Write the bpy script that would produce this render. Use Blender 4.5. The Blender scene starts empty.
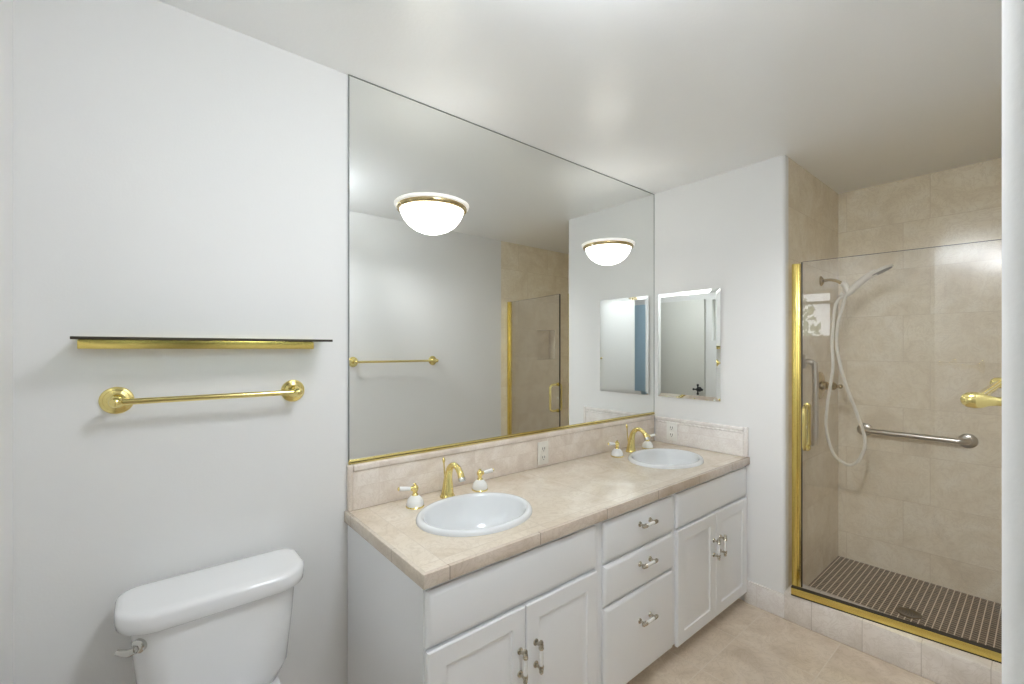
import bpy, bmesh, math, random
from math import sin, cos, pi, radians
from mathutils import Vector, Matrix

S = bpy.context.scene
COL = S.collection
random.seed(7)

# ------------------------------------------------------------------ camera
F_PX = 444.46
cam_d = bpy.data.cameras.new('camera')
cam = bpy.data.objects.new('camera', cam_d); COL.objects.link(cam)
cam_d.sensor_width = 36.0
cam_d.lens = F_PX / 1024 * 36
cam_d.shift_y = 7.08 / 1024
cam_d.clip_start = 0.01
cam.location = (0, -1.67, 1.4157)
cam.rotation_euler = (pi/2, 0, radians(50.35) - pi/2)
S.camera = cam

# ------------------------------------------------------------------ light
w = bpy.data.worlds.new('daylight'); S.world = w; w.use_nodes = True
bgn = w.node_tree.nodes['Background']
bgn.inputs['Color'].default_value = (0.93, 0.96, 1.0, 1)
bgn.inputs['Strength'].default_value = 4.6   # DAY
SCONCE_GLOW = 3.4
FILL_LAMP_A = 34.0
FILL_LAMP_B = 2.2
FILL_SPOT_W = 47.0
S.view_settings.view_transform = 'Standard'
S.view_settings.look = 'None'
S.view_settings.gamma = 1
S.view_settings.use_curve_mapping = False
S.view_settings.exposure = 0.24
cy = S.cycles
cy.use_denoising = True
cy.max_bounces = 14; cy.diffuse_bounces = 8; cy.glossy_bounces = 8
cy.transmission_bounces = 8; cy.transparent_max_bounces = 16
cy.caustics_reflective = True; cy.caustics_refractive = True
cy.sample_clamp_indirect = 6.0
cy.blur_glossy = 0.3

def portal(loc, rot, sx, sy):
    l = bpy.data.lights.new('window_portal', 'AREA'); l.shape = 'RECTANGLE'
    l.size = sx; l.size_y = sy; l.cycles.is_portal = True
    o = bpy.data.objects.new('window_portal', l); COL.objects.link(o)
    o.location = loc; o.rotation_euler = rot
portal((-0.30, -0.78, 1.775), (0, -pi/2, 0), 0.51, 0.44)     # high window over the toilet

# ------------------------------------------------------------------ materials
def new_mat(name):
    m = bpy.data.materials.new(name); m.use_nodes = True
    return m, m.node_tree, m.node_tree.nodes['Principled BSDF']
def simple(name, col, rough=0.5, metal=0.0, spec=0.5, coat=0.0, bump=0.0, bscale=60):
    m, nt, b = new_mat(name)
    b.inputs['Base Color'].default_value = (*col, 1)
    b.inputs['Roughness'].default_value = rough
    b.inputs['Metallic'].default_value = metal
    b.inputs['Specular IOR Level'].default_value = spec
    b.inputs['Coat Weight'].default_value = coat
    b.inputs['Coat Roughness'].default_value = 0.05
    n = nt.nodes.new('ShaderNodeTexNoise'); n.inputs['Scale'].default_value = bscale
    n.inputs['Detail'].default_value = 3
    tc = nt.nodes.new('ShaderNodeTexCoord'); nt.links.new(tc.outputs['Object'], n.inputs['Vector'])
    if bump > 0:
        bp = nt.nodes.new('ShaderNodeBump'); bp.inputs['Strength'].default_value = bump
        bp.inputs['Distance'].default_value = 0.002
        nt.links.new(n.outputs['Fac'], bp.inputs['Height']); nt.links.new(bp.outputs['Normal'], b.inputs['Normal'])
    return m
def ramp(nt, src, stops):
    r = nt.nodes.new('ShaderNodeValToRGB'); e = r.color_ramp.elements
    e[0].position, e[0].color = stops[0][0], (*stops[0][1], 1)
    e[1].position, e[1].color = stops[-1][0], (*stops[-1][1], 1)
    for p, c in stops[1:-1]:
        x = e.new(p); x.color = (*c, 1)
    nt.links.new(src, r.inputs['Fac']); return r.outputs['Color']
def vec_map(nt, axes, off=(0, 0), rot=0):
    """object coordinates -> (u, v, 0), axes e.g. 'xz'"""
    tc = nt.nodes.new('ShaderNodeNewGeometry'); sp = nt.nodes.new('ShaderNodeSeparateXYZ')
    cb = nt.nodes.new('ShaderNodeCombineXYZ'); nt.links.new(tc.outputs['Position'], sp.inputs[0])
    for i, a in enumerate(axes):
        ad = nt.nodes.new('ShaderNodeMath'); ad.operation = 'ADD'; ad.inputs[1].default_value = off[i]
        nt.links.new(sp.outputs['xyz'.index(a)], ad.inputs[0]); nt.links.new(ad.outputs[0], cb.inputs[i])
    return tc, cb.outputs[0]
def stone(name, c1, c2, c3, grout, axes, tw, th, off=(0, 0), stagger=0.0, mortar=0.003, rough=0.22, vein=9, gstr=1.0):
    """polished marble tile laid in a grid"""
    m, nt, b = new_mat(name); L = nt.links
    tc, uv = vec_map(nt, axes, off)
    br = nt.nodes.new('ShaderNodeTexBrick')
    br.offset = stagger; br.offset_frequency = 2; br.squash = 1
    br.inputs['Scale'].default_value = 1
    br.inputs['Brick Width'].default_value = tw; br.inputs['Row Height'].default_value = th
    br.inputs['Mortar Size'].default_value = mortar; br.inputs['Mortar Smooth'].default_value = 0.2
    br.inputs['Color1'].default_value = (0, 0, 0, 1); br.inputs['Color2'].default_value = (1, 1, 1, 1)
    br.inputs['Mortar'].default_value = (0.5, 0.5, 0.5, 1)
    L.new(uv, br.inputs['Vector'])
    # each tile shifts the vein pattern a little
    mixv = nt.nodes.new('ShaderNodeVectorMath'); mixv.operation = 'MULTIPLY_ADD'
    L.new(br.outputs['Color'], mixv.inputs[0]); mixv.inputs[1].default_value = (1.7, 2.3, 0.9)
    L.new(tc.outputs['Position'], mixv.inputs[2])
    n1 = nt.nodes.new('ShaderNodeTexNoise'); n1.inputs['Scale'].default_value = vein * 0.45
    n1.inputs['Detail'].default_value = 6; n1.inputs['Distortion'].default_value = 1.4
    n2 = nt.nodes.new('ShaderNodeTexNoise'); n2.inputs['Scale'].default_value = vein * 1.3
    n2.inputs['Detail'].default_value = 8; n2.inputs['Distortion'].default_value = 2.6; n2.inputs['Roughness'].default_value = 0.65
    L.new(mixv.outputs[0], n1.inputs['Vector']); L.new(mixv.outputs[0], n2.inputs['Vector'])
    base = ramp(nt, n1.outputs['Fac'], [(0.33, c1), (0.5, c2), (0.68, c3)])
    vf = ramp(nt, n2.outputs['Fac'], [(0.46, (0, 0, 0)), (0.5, (0.35, 0.35, 0.35)), (0.54, (0, 0, 0))])
    mx = nt.nodes.new('ShaderNodeMix'); mx.data_type = 'RGBA'
    L.new(vf, mx.inputs['Factor']); L.new(base, mx.inputs['A'])
    mx.inputs['B'].default_value = (c1[0]*0.78, c1[1]*0.74, c1[2]*0.70, 1)
    mg = nt.nodes.new('ShaderNodeMix'); mg.data_type = 'RGBA'
    fm = nt.nodes.new('ShaderNodeMath'); fm.operation = 'MULTIPLY'; fm.inputs[1].default_value = gstr
    L.new(br.outputs['Fac'], fm.inputs[0]); L.new(fm.outputs[0], mg.inputs['Factor'])
    L.new(mx.outputs['Result'], mg.inputs['A']); mg.inputs['B'].default_value = (*grout, 1)
    L.new(mg.outputs['Result'], b.inputs['Base Color'])
    b.inputs['Roughness'].default_value = rough
    bp = nt.nodes.new('ShaderNodeBump'); bp.inputs['Strength'].default_value = 0.08; bp.inputs['Distance'].default_value = 0.001
    bp.invert = True
    L.new(br.outputs['Fac'], bp.inputs['Height']); L.new(bp.outputs['Normal'], b.inputs['Normal'])
    return m
def paint(name, col, rough, bump=0.12, sc=140, spec=0.5):
    return simple(name, col, rough, bump=bump, bscale=sc, spec=spec)
def emit(name, col, st, base=(0.9, 0.9, 0.88)):
    m, nt, b = new_mat(name)
    b.inputs['Base Color'].default_value = (*base, 1); b.inputs['Roughness'].default_value = 0.3
    b.inputs['Emission Color'].default_value = (*col, 1); b.inputs['Emission Strength'].default_value = st
    n = nt.nodes.new('ShaderNodeTexNoise'); n.inputs['Scale'].default_value = 22; n.inputs['Distortion'].default_value = 2
    c = ramp(nt, n.outputs['Fac'], [(0.3, tuple(v*0.93 for v in col)), (0.7, col)])
    nt.links.new(c, b.inputs['Emission Color'])
    return m
def thin_glass(name, tint, refl_rough=0.0, ior=1.5, mirrorish=1.0):
    m, nt, b = new_mat(name); nt.nodes.remove(b); out = nt.nodes['Material Output']
    tr = nt.nodes.new('ShaderNodeBsdfTransparent'); tr.inputs['Color'].default_value = (*tint, 1)
    gl = nt.nodes.new('ShaderNodeBsdfGlossy'); gl.inputs['Roughness'].default_value = refl_rough
    fr = nt.nodes.new('ShaderNodeFresnel'); fr.inputs['IOR'].default_value = ior
    geo = nt.nodes.new('ShaderNodeNewGeometry')
    inv = nt.nodes.new('ShaderNodeMath'); inv.operation = 'SUBTRACT'; inv.inputs[0].default_value = 1
    nt.links.new(geo.outputs['Backfacing'], inv.inputs[1])       # reflect once, at the face light enters
    ml = nt.nodes.new('ShaderNodeMath'); ml.operation = 'MULTIPLY'
    nt.links.new(fr.outputs[0], ml.inputs[0]); nt.links.new(inv.outputs[0], ml.inputs[1])
    m2 = nt.nodes.new('ShaderNodeMath'); m2.operation = 'MULTIPLY'; m2.inputs[1].default_value = mirrorish
    m2.use_clamp = True
    nt.links.new(ml.outputs[0], m2.inputs[0])
    mx = nt.nodes.new('ShaderNodeMixShader')
    nt.links.new(m2.outputs[0], mx.inputs[0]); nt.links.new(tr.outputs[0], mx.inputs[1]); nt.links.new(gl.outputs[0], mx.inputs[2])
    nt.links.new(mx.outputs[0], out.inputs['Surface'])
    return m
def mosaic_mat():
    m, nt, b = new_mat('brown_mosaic'); L = nt.links
    tc, uv = vec_map(nt, 'xy', (0.003, 0.006))
    br = nt.nodes.new('ShaderNodeTexBrick'); br.offset = 0
    br.inputs['Scale'].default_value = 1; br.inputs['Brick Width'].default_value = 0.0235
    br.inputs['Row Height'].default_value = 0.0255; br.inputs['Mortar Size'].default_value = 0.0027
    br.inputs['Color1'].default_value = (0.05, 0.029, 0.015, 1); br.inputs['Color2'].default_value = (0.13, 0.08, 0.045, 1)
    br.inputs['Mortar'].default_value = (0.47, 0.38, 0.28, 1)
    L.new(uv, br.inputs['Vector'])
    # wider pale joint between the columns
    sp = nt.nodes.new('ShaderNodeSeparateXYZ'); L.new(uv, sp.inputs[0])
    dv = nt.nodes.new('ShaderNodeMath'); dv.operation = 'DIVIDE'; dv.inputs[1].default_value = 0.0255; L.new(sp.outputs[1], dv.inputs[0])
    fr = nt.nodes.new('ShaderNodeMath'); fr.operation = 'FRACT'; L.new(dv.outputs[0], fr.inputs[0])
    pp = nt.nodes.new('ShaderNodeMath'); pp.operation = 'PINGPONG'; pp.inputs[1].default_value = 0.5; L.new(fr.outputs[0], pp.inputs[0])
    lt = nt.nodes.new('ShaderNodeMath'); lt.operation = 'LESS_THAN'; lt.inputs[1].default_value = 0.062; L.new(pp.outputs[0], lt.inputs[0])
    mx = nt.nodes.new('ShaderNodeMix'); mx.data_type = 'RGBA'
    L.new(lt.outputs[0], mx.inputs['Factor']); L.new(br.outputs['Color'], mx.inputs['A']); mx.inputs['B'].default_value = (0.78, 0.68, 0.54, 1)
    L.new(mx.outputs['Result'], b.inputs['Base Color']); b.inputs['Roughness'].default_value = 0.35
    return m

WHITE = (0.79, 0.785, 0.775)
M = {}
M['wall'] = paint('white_wall_paint', WHITE, 0.6, spec=0.3)
M['ceil'] = paint('semigloss_ceiling_paint', (0.91, 0.915, 0.92), 0.29, bump=0.25, sc=90)
M['cab'] = simple('white_cabinet_paint', (0.86, 0.87, 0.89), 0.35, coat=0.1)
M['porc'] = simple('white_porcelain', (0.84, 0.84, 0.83), 0.08, coat=0.4)
M['sink'] = simple('sink_china', (0.76, 0.775, 0.79), 0.08, coat=0.4)
M['toilet'] = simple('toilet_china', (0.85, 0.85, 0.855), 0.12, coat=0.4)
M['brass'] = simple('polished_brass', (0.82, 0.69, 0.29), 0.14, metal=1.0)
M['brass2'] = simple('aged_brass', (0.48, 0.38, 0.20), 0.25, metal=1.0)
M['brass3'] = simple('satin_brass', (0.80, 0.64, 0.20), 0.26, metal=1.0)
M['chrome'] = simple('chrome', (0.62, 0.61, 0.58), 0.12, metal=1.0)
M['nickel'] = simple('warm_nickel', (0.50, 0.46, 0.38), 0.22, metal=1.0)
M['bronze'] = simple('dark_bronze', (0.16, 0.12, 0.07), 0.35, metal=1.0)
M['steel'] = simple('brushed_steel', (0.60, 0.56, 0.50), 0.28, metal=1.0)
M['mirror'] = simple('mirror_silver', (0.86, 0.875, 0.86), 0.0, metal=1.0)
M['mirror_edge'] = simple('mirror_edge_grey', (0.22, 0.23, 0.22), 0.4)
M['dark'] = simple('dark_seal', (0.03, 0.022, 0.012), 0.5)
M['black'] = simple('black_iron', (0.012, 0.012, 0.013), 0.4)
M['plastic'] = simple('white_plastic', (0.82, 0.81, 0.77), 0.35)
M['almond'] = simple('almond_plastic', (0.76, 0.73, 0.66), 0.35)
M['slot'] = simple('dark_slots', (0.05, 0.05, 0.05), 0.6)
M['hose'] = simple('cream_white_hose', (0.80, 0.77, 0.68), 0.4, bump=0.3, bscale=400)
M['showerhead'] = simple('cream_white_plastic', (0.78, 0.74, 0.66), 0.3)
M['nozzle'] = simple('grey_nozzles', (0.28, 0.27, 0.25), 0.5, bump=0.8, bscale=300)
M['door'] = simple('beige_door_paint', (0.66, 0.65, 0.60), 0.45)
M['blue'] = simple('daylight_blue', (0.42, 0.58, 0.70), 0.5)
M['glass'] = thin_glass('clear_glass', (0.985, 0.985, 0.985), mirrorish=2.5)
M['shelfglass'] = thin_glass('smoky_shelf_glass', (0.62, 0.66, 0.63))
M['winglass'] = thin_glass('window_glass', (0.97, 0.98, 0.98))
M['seal_clear'] = thin_glass('clear_plastic', (0.85, 0.85, 0.83))
M['bowl'] = emit('glowing_alabaster_glass', (1.0, 0.985, 0.95), SCONCE_GLOW)
M['rim'] = emit('cream_glass_rim', (1.0, 0.97, 0.86), 0.35)
M['leaf'] = simple('green_leaves', (0.55, 0.65, 0.52), 0.6)
M['bark'] = simple('brown_bark', (0.12, 0.08, 0.05), 0.8)
M['grass'] = simple('outdoor_grass', (0.12, 0.18, 0.07), 0.9)
M['mosaic'] = mosaic_mat()
TW = ((0.78, 0.69, 0.54), (0.85, 0.77, 0.62), (0.89, 0.825, 0.695))
GR = (0.52, 0.41, 0.30)
M['tile_yz'] = stone('shower_marble_back', *TW, GR, 'yz', 0.40, 0.28, (0.31, 0.06), 0.3, 0.0016, 0.16, gstr=0.35)
M['tile_xz'] = stone('shower_marble_side', *TW, GR, 'xz', 0.40, 0.28, (0.26, 0.06), 0.3, 0.0016, 0.16, gstr=0.35)
TB = ((0.72, 0.66, 0.59), (0.80, 0.74, 0.68), (0.85, 0.80, 0.74))
M['curb'] = stone('curb_marble', *TB, (0.45, 0.38, 0.32), 'yz', 0.205, 0.4, (0.09, 0.05), 0, 0.0018, 0.2, gstr=0.55)
M['curbtop'] = M['curb']
M['floor'] = stone('floor_marble', (0.60, 0.485, 0.37), (0.70, 0.585, 0.46), (0.76, 0.655, 0.535), (0.80, 0.73, 0.64), 'xy', 0.34, 0.34, (0.143, 0.012), 0, 0.0025, 0.2, gstr=0.4)
TC = ((0.66, 0.56, 0.44), (0.74, 0.65, 0.535), (0.79, 0.715, 0.61))
M['top'] = stone('counter_marble', *TC, (0.50, 0.41, 0.32), 'xy', 0.39, 0.524, (-0.655, 0.5575), 0, 0.0016, 0.12, gstr=0.4)
M['edge_x'] = stone('counter_edge_marble', (0.56, 0.46, 0.36), (0.64, 0.54, 0.45), (0.70, 0.62, 0.54), (0.38, 0.31, 0.25), 'xz', 0.345, 0.5, (-0.655, 0.1), 0, 0.002, 0.15)
M['edge_y'] = stone('counter_side_marble', (0.58, 0.50, 0.41), (0.66, 0.58, 0.48), (0.72, 0.64, 0.54), (0.45, 0.38, 0.30), 'yz', 0.345, 0.5, (0.065, 0.1), 0, 0.0015, 0.15)
TS = ((0.70, 0.61, 0.53), (0.77, 0.69, 0.61), (0.82, 0.75, 0.68))
M['splash_x'] = stone('backsplash_marble', *TS, (0.6, 0.5, 0.42), 'xz', 0.45, 0.5, (0.2, 0.1), 0, 0.001, 0.18, vein=14, gstr=0.4)
M['splash_y'] = stone('side_splash_marble', (0.78, 0.73, 0.70), (0.84, 0.80, 0.77), (0.88, 0.85, 0.82), (0.6, 0.5, 0.42), 'yz', 0.45, 0.5, (0.2, 0.1), 0, 0.001, 0.15, vein=14, gstr=0.4)
M['cap'] = stone('cap_marble', (0.74, 0.66, 0.58), (0.80, 0.73, 0.66), (0.84, 0.78, 0.72), (0.6, 0.5, 0.42), 'xy', 0.45, 0.5, (0.2, 0.1), 0, 0.001, 0.15, vein=14, gstr=0.3)

# ------------------------------------------------------------------ mesh helpers
def box(bm, x0, x1, y0, y1, z0, z1, bev=0.0, seg=2, mi=0):
    vs = [bm.verts.new((x, y, z)) for x in (x0, x1) for y in (y0, y1) for z in (z0, z1)]
    idx = [(0, 1, 3, 2), (4, 6, 7, 5), (0, 4, 5, 1), (2, 3, 7, 6), (0, 2, 6, 4), (1, 5, 7, 3)]
    fs = [bm.faces.new([vs[i] for i in q]) for q in idx]
    for f_ in fs: f_.material_index = mi
    if bev > 0:
        es = list({e for f_ in fs for e in f_.edges})
        r = bmesh.ops.bevel(bm, geom=es, offset=bev, segments=seg, profile=0.5, affect='EDGES')
        for f_ in r['faces']: f_.material_index = mi
def obox(bm, c, ax, sx, sy, sz, bev=0.0, mi=0):
    """box centred at c, rotated about z by ax (radians)"""
    n = len(bm.verts); old = set(bm.verts)
    box(bm, -sx/2, sx/2, -sy/2, sy/2, -sz/2, sz/2, bev, 2, mi)
    mt = Matrix.Translation(c) @ Matrix.Rotation(ax, 4, 'Z')
    for v in bm.verts:
        if v not in old: v.co = mt @ v.co
def loft(bm, rings, close=True, cap0=True, cap1=True, mi=0, cyclic=False):
    R = [[bm.verts.new(p) for p in r] for r in rings]
    n = len(R[0])
    for a, b in zip(R, R[1:]):
        for i in range(n if close else n-1):
            f_ = bm.faces.new((a[i], a[(i+1) % n], b[(i+1) % n], b[i])); f_.material_index = mi
    if cap0 and close: bm.faces.new(R[0][::-1]).material_index = mi
    if cap1 and close: bm.faces.new(R[-1]).material_index = mi
def lathe(bm, c, axis, prof, n=28, mi=0, a0=0.0, a1=2*pi, sx=1.0, cap=True):
    """prof: list of (radius, height along axis)"""
    ax = Vector(axis).normalized()
    ref = Vector((0, 0, 1)) if abs(ax.z) < 0.9 else Vector((1, 0, 0))
    u = (ref - ax * ref.dot(ax)).normalized(); v = ax.cross(u)
    full = abs(a1 - a0 - 2*pi) < 1e-6
    m_ = n if full else n + 1
    rings = []
    for r, h in prof:
        r = max(r, 0.0002)
        rings.append([Vector(c) + ax*h + (u*cos(a0+(a1-a0)*i/n) + v*sin(a0+(a1-a0)*i/n))*r for i in range(m_)])
    loft(bm, rings, full, cap, cap, mi)
def tube(bm, pts, rad, n=12, mi=0, smooth_n=0, squash=1.0):
    P = [Vector(p) for p in pts]
    R = list(rad) if hasattr(rad, '__len__') else [rad]*len(P)
    if smooth_n:
        Q, RR = [], []
        for i in range(len(P)-1):
            p0 = P[max(i-1, 0)]; p1 = P[i]; p2 = P[i+1]; p3 = P[min(i+2, len(P)-1)]
            for k in range(smooth_n):
                t = k/smooth_n
                Q.append(0.5*((2*p1) + (p2-p0)*t + (2*p0-5*p1+4*p2-p3)*t*t + (3*p1-p0-3*p2+p3)*t**3))
                RR.append(R[i]*(1-t)+R[i+1]*t)
        Q.append(P[-1]); RR.append(R[-1]); P, R = Q, RR
    rings = []; up = None
    for i, p in enumerate(P):
        t = (P[min(i+1, len(P)-1)] - P[max(i-1, 0)]).normalized()
        if up is None:
            ref = Vector((0, 0, 1)) if abs(t.z) < 0.9 else Vector((0, 1, 0))
            up = (ref - t*ref.dot(t)).normalized()
        else:
            up = (up - t*up.dot(t)).normalized()
        sd = t.cross(up)
        rings.append([p + (up*cos(2*pi*k/n) + sd*sin(2*pi*k/n)*squash)*R[i] for k in range(n)])
    loft(bm, rings, True, True, True, mi)
def sphere(bm, c, r, mi=0, sc=(1, 1, 1), n=16):
    prof = []
    for i in range(n//2+1):
        a = -pi/2 + pi*i/(n//2); prof.append((r*cos(a), r*sin(a)))
    old = set(bm.verts)
    lathe(bm, (0, 0, 0), (0, 0, 1), prof, n, mi)
    for v in bm.verts:
        if v not in old: v.co = Vector((v.co.x*sc[0], v.co.y*sc[1], v.co.z*sc[2])) + Vector(c)
def panel(bm, x0, x1, z0, z1, yf, rings, mi=0):
    """rectangle in xz facing -y, rings = (inset, depth behind yf)"""
    R = []
    for ins, dep in rings:
        R.append([(x0+ins, yf+dep, z0+ins), (x1-ins, yf+dep, z0+ins), (x1-ins, yf+dep, z1-ins), (x0+ins, yf+dep, z1-ins)])
    loft(bm, R, True, True, True, mi)
def rrect(cx, cy_, z, hx, hy, r, n=6, front=None):
    pts = []
    for (sx, sy, a) in ((1, 1, 0), (-1, 1, pi/2), (-1, -1, pi), (1, -1, 3*pi/2)):
        rr = r if not (front and sy < 0) else front
        for k in range(n+1):
            t = a + pi/2*k/n
            pts.append((cx + sx*(hx-rr) + rr*cos(t), cy_ + sy*(hy-rr) + rr*sin(t), z))
    return pts
def wloc(o):
    p = Vector(o.location)
    while o.parent: o = o.parent; p += Vector(o.location)
    return p
def obj(name, bm, mats, parent=None, smooth=True, ang=40):
    bmesh.ops.recalc_face_normals(bm, faces=bm.faces)
    me = bpy.data.meshes.new(name)
    origin = Vector((0, 0, 0))
    if parent is not None:
        origin = wloc(parent)
        bmesh.ops.translate(bm, verts=bm.verts, vec=-origin)
    bm.to_mesh(me); bm.free()
    for m in (mats if isinstance(mats, (list, tuple)) else [mats]): me.materials.append(m)
    o = bpy.data.objects.new(name, me); COL.objects.link(o)
    if parent is not None: o.parent = parent
    if smooth:
        for p in me.polygons: p.use_smooth = True
        me.set_sharp_from_angle(angle=radians(ang))
    return o
def NB(): return bmesh.new()
def thing(name, label, cat, loc, group=None):
    o = bpy.data.objects.new(name, None); COL.objects.link(o); o.location = loc
    o.empty_display_size = 0.05
    o['label'] = label; o['category'] = cat
    if group: o['group'] = group
    return o
def tag(o, label, cat, group=None):
    o['label'] = label; o['category'] = cat
    if group: o['group'] = group
    return o
def struct(name, bm, m, parent=None, label=None, cat=None, smooth=True):
    o = obj(name, bm, m, parent, smooth)
    if parent is None:
        o['kind'] = 'structure'
        if label: o['label'] = label
        if cat: o['category'] = cat
    return o
def copy_tree(o, dx, parent=None, name=None):
    c = o.copy(); COL.objects.link(c); c.parent = parent
    if parent is None: c.location = Vector(o.location) + Vector(dx)
    for ch in list(o.children): copy_tree(ch, dx, c)
    return c

# ------------------------------------------------------------------ room shell
ZC = 2.44; XL = -0.254; XR = 2.6; W = -1.65; A = -0.785; XB = 3.535; YB = -3.2; T = 0.12
b = NB(); box(b, XL-T, 2.62, YB-0.2, 0.12, -0.1, 0)
struct('floor', b, M['floor'], label='beige marble tile bathroom floor', cat='floor')
b = NB(); box(b, XL-T, XB+0.2, YB-0.2, 0.14, ZC, ZC+0.1)
struct('ceiling', b, M['ceil'], label='white semigloss ceiling over bathroom and shower', cat='ceiling')
b = NB(); box(b, XL-T, XR, 0, T, 0, ZC)
struct('wall_back', b, M['wall'], label='white wall behind toilet and vanity', cat='wall')
# far wall beside the shower, with a rounded plaster corner
b = NB()
def extr(bm, poly, z0, z1, mi=0):
    loft(bm, [[(x, y, z0) for x, y in poly], [(x, y, z1) for x, y in poly]], mi=mi)
r = 0.02
pl = [(XR, T), (XR, A+r)] + [(XR+r-r*cos(t), A+r-r*sin(t)) for t in [pi/2*k/6 for k in range(1, 7)]] + [(2.65, A), (2.65, A+0.012), (XB+0.1, A+0.012), (XB+0.1, T)]
extr(b, pl, 0, ZC)
struct('wall_far', b, M['wall'], label='white far wall between vanity corner and shower opening', cat='wall')
b = NB(); box(b, 2.65, XB, A, A+0.012, 0.02, ZC)
struct('wall_shower_left', b, M['tile_xz'], label='beige marble tiled wall carrying the shower head', cat='wall')
b = NB(); box(b, XB, XB+0.1, W-T, A+0.012, 0, ZC)
struct('wall_shower_back', b, M['tile_yz'], label='beige marble tiled back wall of shower', cat='wall')
# right shower wall with a niche
b = NB()
nx0, nx1, nz0, nz1 = 3.07, 3.33, 1.31, 1.61
box(b, 2.605, nx0, W-T, W, 0, ZC); box(b, nx1, XB, W-T, W, 0, ZC)
box(b, nx0, nx1, W-T, W, 0, nz0); box(b, nx0, nx1, W-T, W, nz1, ZC); box(b, nx0, nx1, W-T, W-0.09, nz0, nz1)
struct('wall_shower_right', b, M['tile_xz'], label='beige marble tiled shower wall with a square niche', cat='wall')
# opposite wall (towel bar), rounded end beside the photographer
b = NB(); XJ = 0.424; r = 0.02
pl = [(2.605, W-T), (2.605, W), (XJ+r, W)] + [(XJ+r-r*sin(t), W-r+r*cos(t)) for t in [pi/2*k/8 for k in range(1, 9)]] + \
     [(XJ+r-r*cos(t), W-T+r-r*sin(t)) for t in [pi/2*k/8 for k in range(1, 9)]]
extr(b, pl, 0, ZC)
struct('wall_right', b, M['wall'], label='white wall end in the right foreground, rounded corner', cat='wall')
# left wall with the high window
wy0, wy1, wz0, wz1 = -1.0, -0.56, 1.52, 2.03
b = NB()
box(b, XL-T, XL, wy1, 0, 0, ZC); box(b, XL-T, XL, wy0, wy1, 0, wz0); box(b, XL-T, XL, wy0, wy1, wz1, ZC); box(b, XL-T, XL, YB, wy0, 0, ZC)
struct('wall_left', b, M['wall'], label='white wall at the left edge, beside the toilet', cat='wall')
# rear of the room behind the photographer, with a large window
b = NB(); box(b, XL-T, 2.4, YB-T, YB, 0, ZC)
struct('wall_rear', b, M['wall'], label='white rear wall behind the camera', cat='wall')
b = NB(); box(b, 2.3, 2.4, YB, W-T, 0, ZC); struct('wall_rear_side', b, M['wall'], label='white side wall behind the camera', cat='wall')
def window(name, axis, pos, a0, a1, z0, z1, mull_z=None, mull_a=None):
    def bx(bm, a, b_, c, d_, dep=0.05):
        if axis == 'x': box(bm, pos-dep/2, pos+dep/2, a, b_, c, d_, 0.004)
        else: box(bm, a, b_, pos-dep/2, pos+dep/2, c, d_, 0.004)
    g = NB()
    if axis == 'x': box(g, pos-0.002, pos+0.002, a0+0.02, a1-0.02, z0+0.02, z1-0.02)
    else: box(g, a0+0.02, a1-0.02, pos-0.002, pos+0.002, z0+0.02, z1-0.02)
    root = struct(name, g, M['winglass'], label='window with white frame', cat='window')
    f_ = NB(); t = 0.035
    bx(f_, a0, a0+t, z0, z1); bx(f_, a1-t, a1, z0, z1); bx(f_, a0+t, a1-t, z0, z0+t); bx(f_, a0+t, a1-t, z1-t, z1)
    if mull_z: bx(f_, a0+t, a1-t, mull_z-0.015, mull_z+0.015, 0.04)
    if mull_a: bx(f_, mull_a-0.02, mull_a+0.02, z0+t, z1-t, 0.04)
    obj('window_frame', f_, M['plastic'], root)
window('window_1', 'x', XL-0.08, wy0, wy1, wz0, wz1, 1.90)
# doors on the left wall, seen only in the cabinet mirror
b = NB(); box(b, XL+0.002, XL+0.037, -1.84, -1.085, 0.01, 2.04, 0.003)
d = struct('door_1', b, M['door'], label='beige door on the left wall', cat='door')
b = NB(); hc = (XL+0.037, -1.145, 0.91)
lathe(b, hc, (1, 0, 0), [(0.03, 0), (0.03, 0.006), (0.012, 0.012), (0.012, 0.04), (0.02, 0.044), (0.02, 0.056), (0.0, 0.06)], 20)
tube(b, [(XL+0.085, -1.145-0.055, 0.91), (XL+0.085, -1.145+0.055, 0.91)], 0.009, 10)
tube(b, [(XL+0.085, -1.145, 0.855), (XL+0.085, -1.145, 0.965)], 0.009, 10)
for q in ((-0.055, 0), (0.055, 0), (0, -0.055), (0, 0.055)): sphere(b, (XL+0.085, -1.145+q[0], 0.91+q[1]), 0.014)
obj('door_handle', b, M['black'], d)
b = NB(); box(b, XL+0.002, XL+0.037, -2.90, -2.17, 0.01, 2.04, 0.003)
d = struct('door_2', b, M['door'], label='second beige door further along the left wall', cat='door')
b = NB(); box(b, XL+0.037, XL+0.042, -2.27, -2.235, 1.13, 1.25, 0.001); obj('latch_plate', b, M['nickel'], d)
b = NB(); box(b, XL+0.001, XL+0.02, -2.16, -1.91, 0.0, 2.04, 0.002)
struct('trim_1', b, M['blue'], label='panel coloured as bluish daylight between the two beige doors', cat='trim')  # daylight through an opening here, put into the panel's colour
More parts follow.
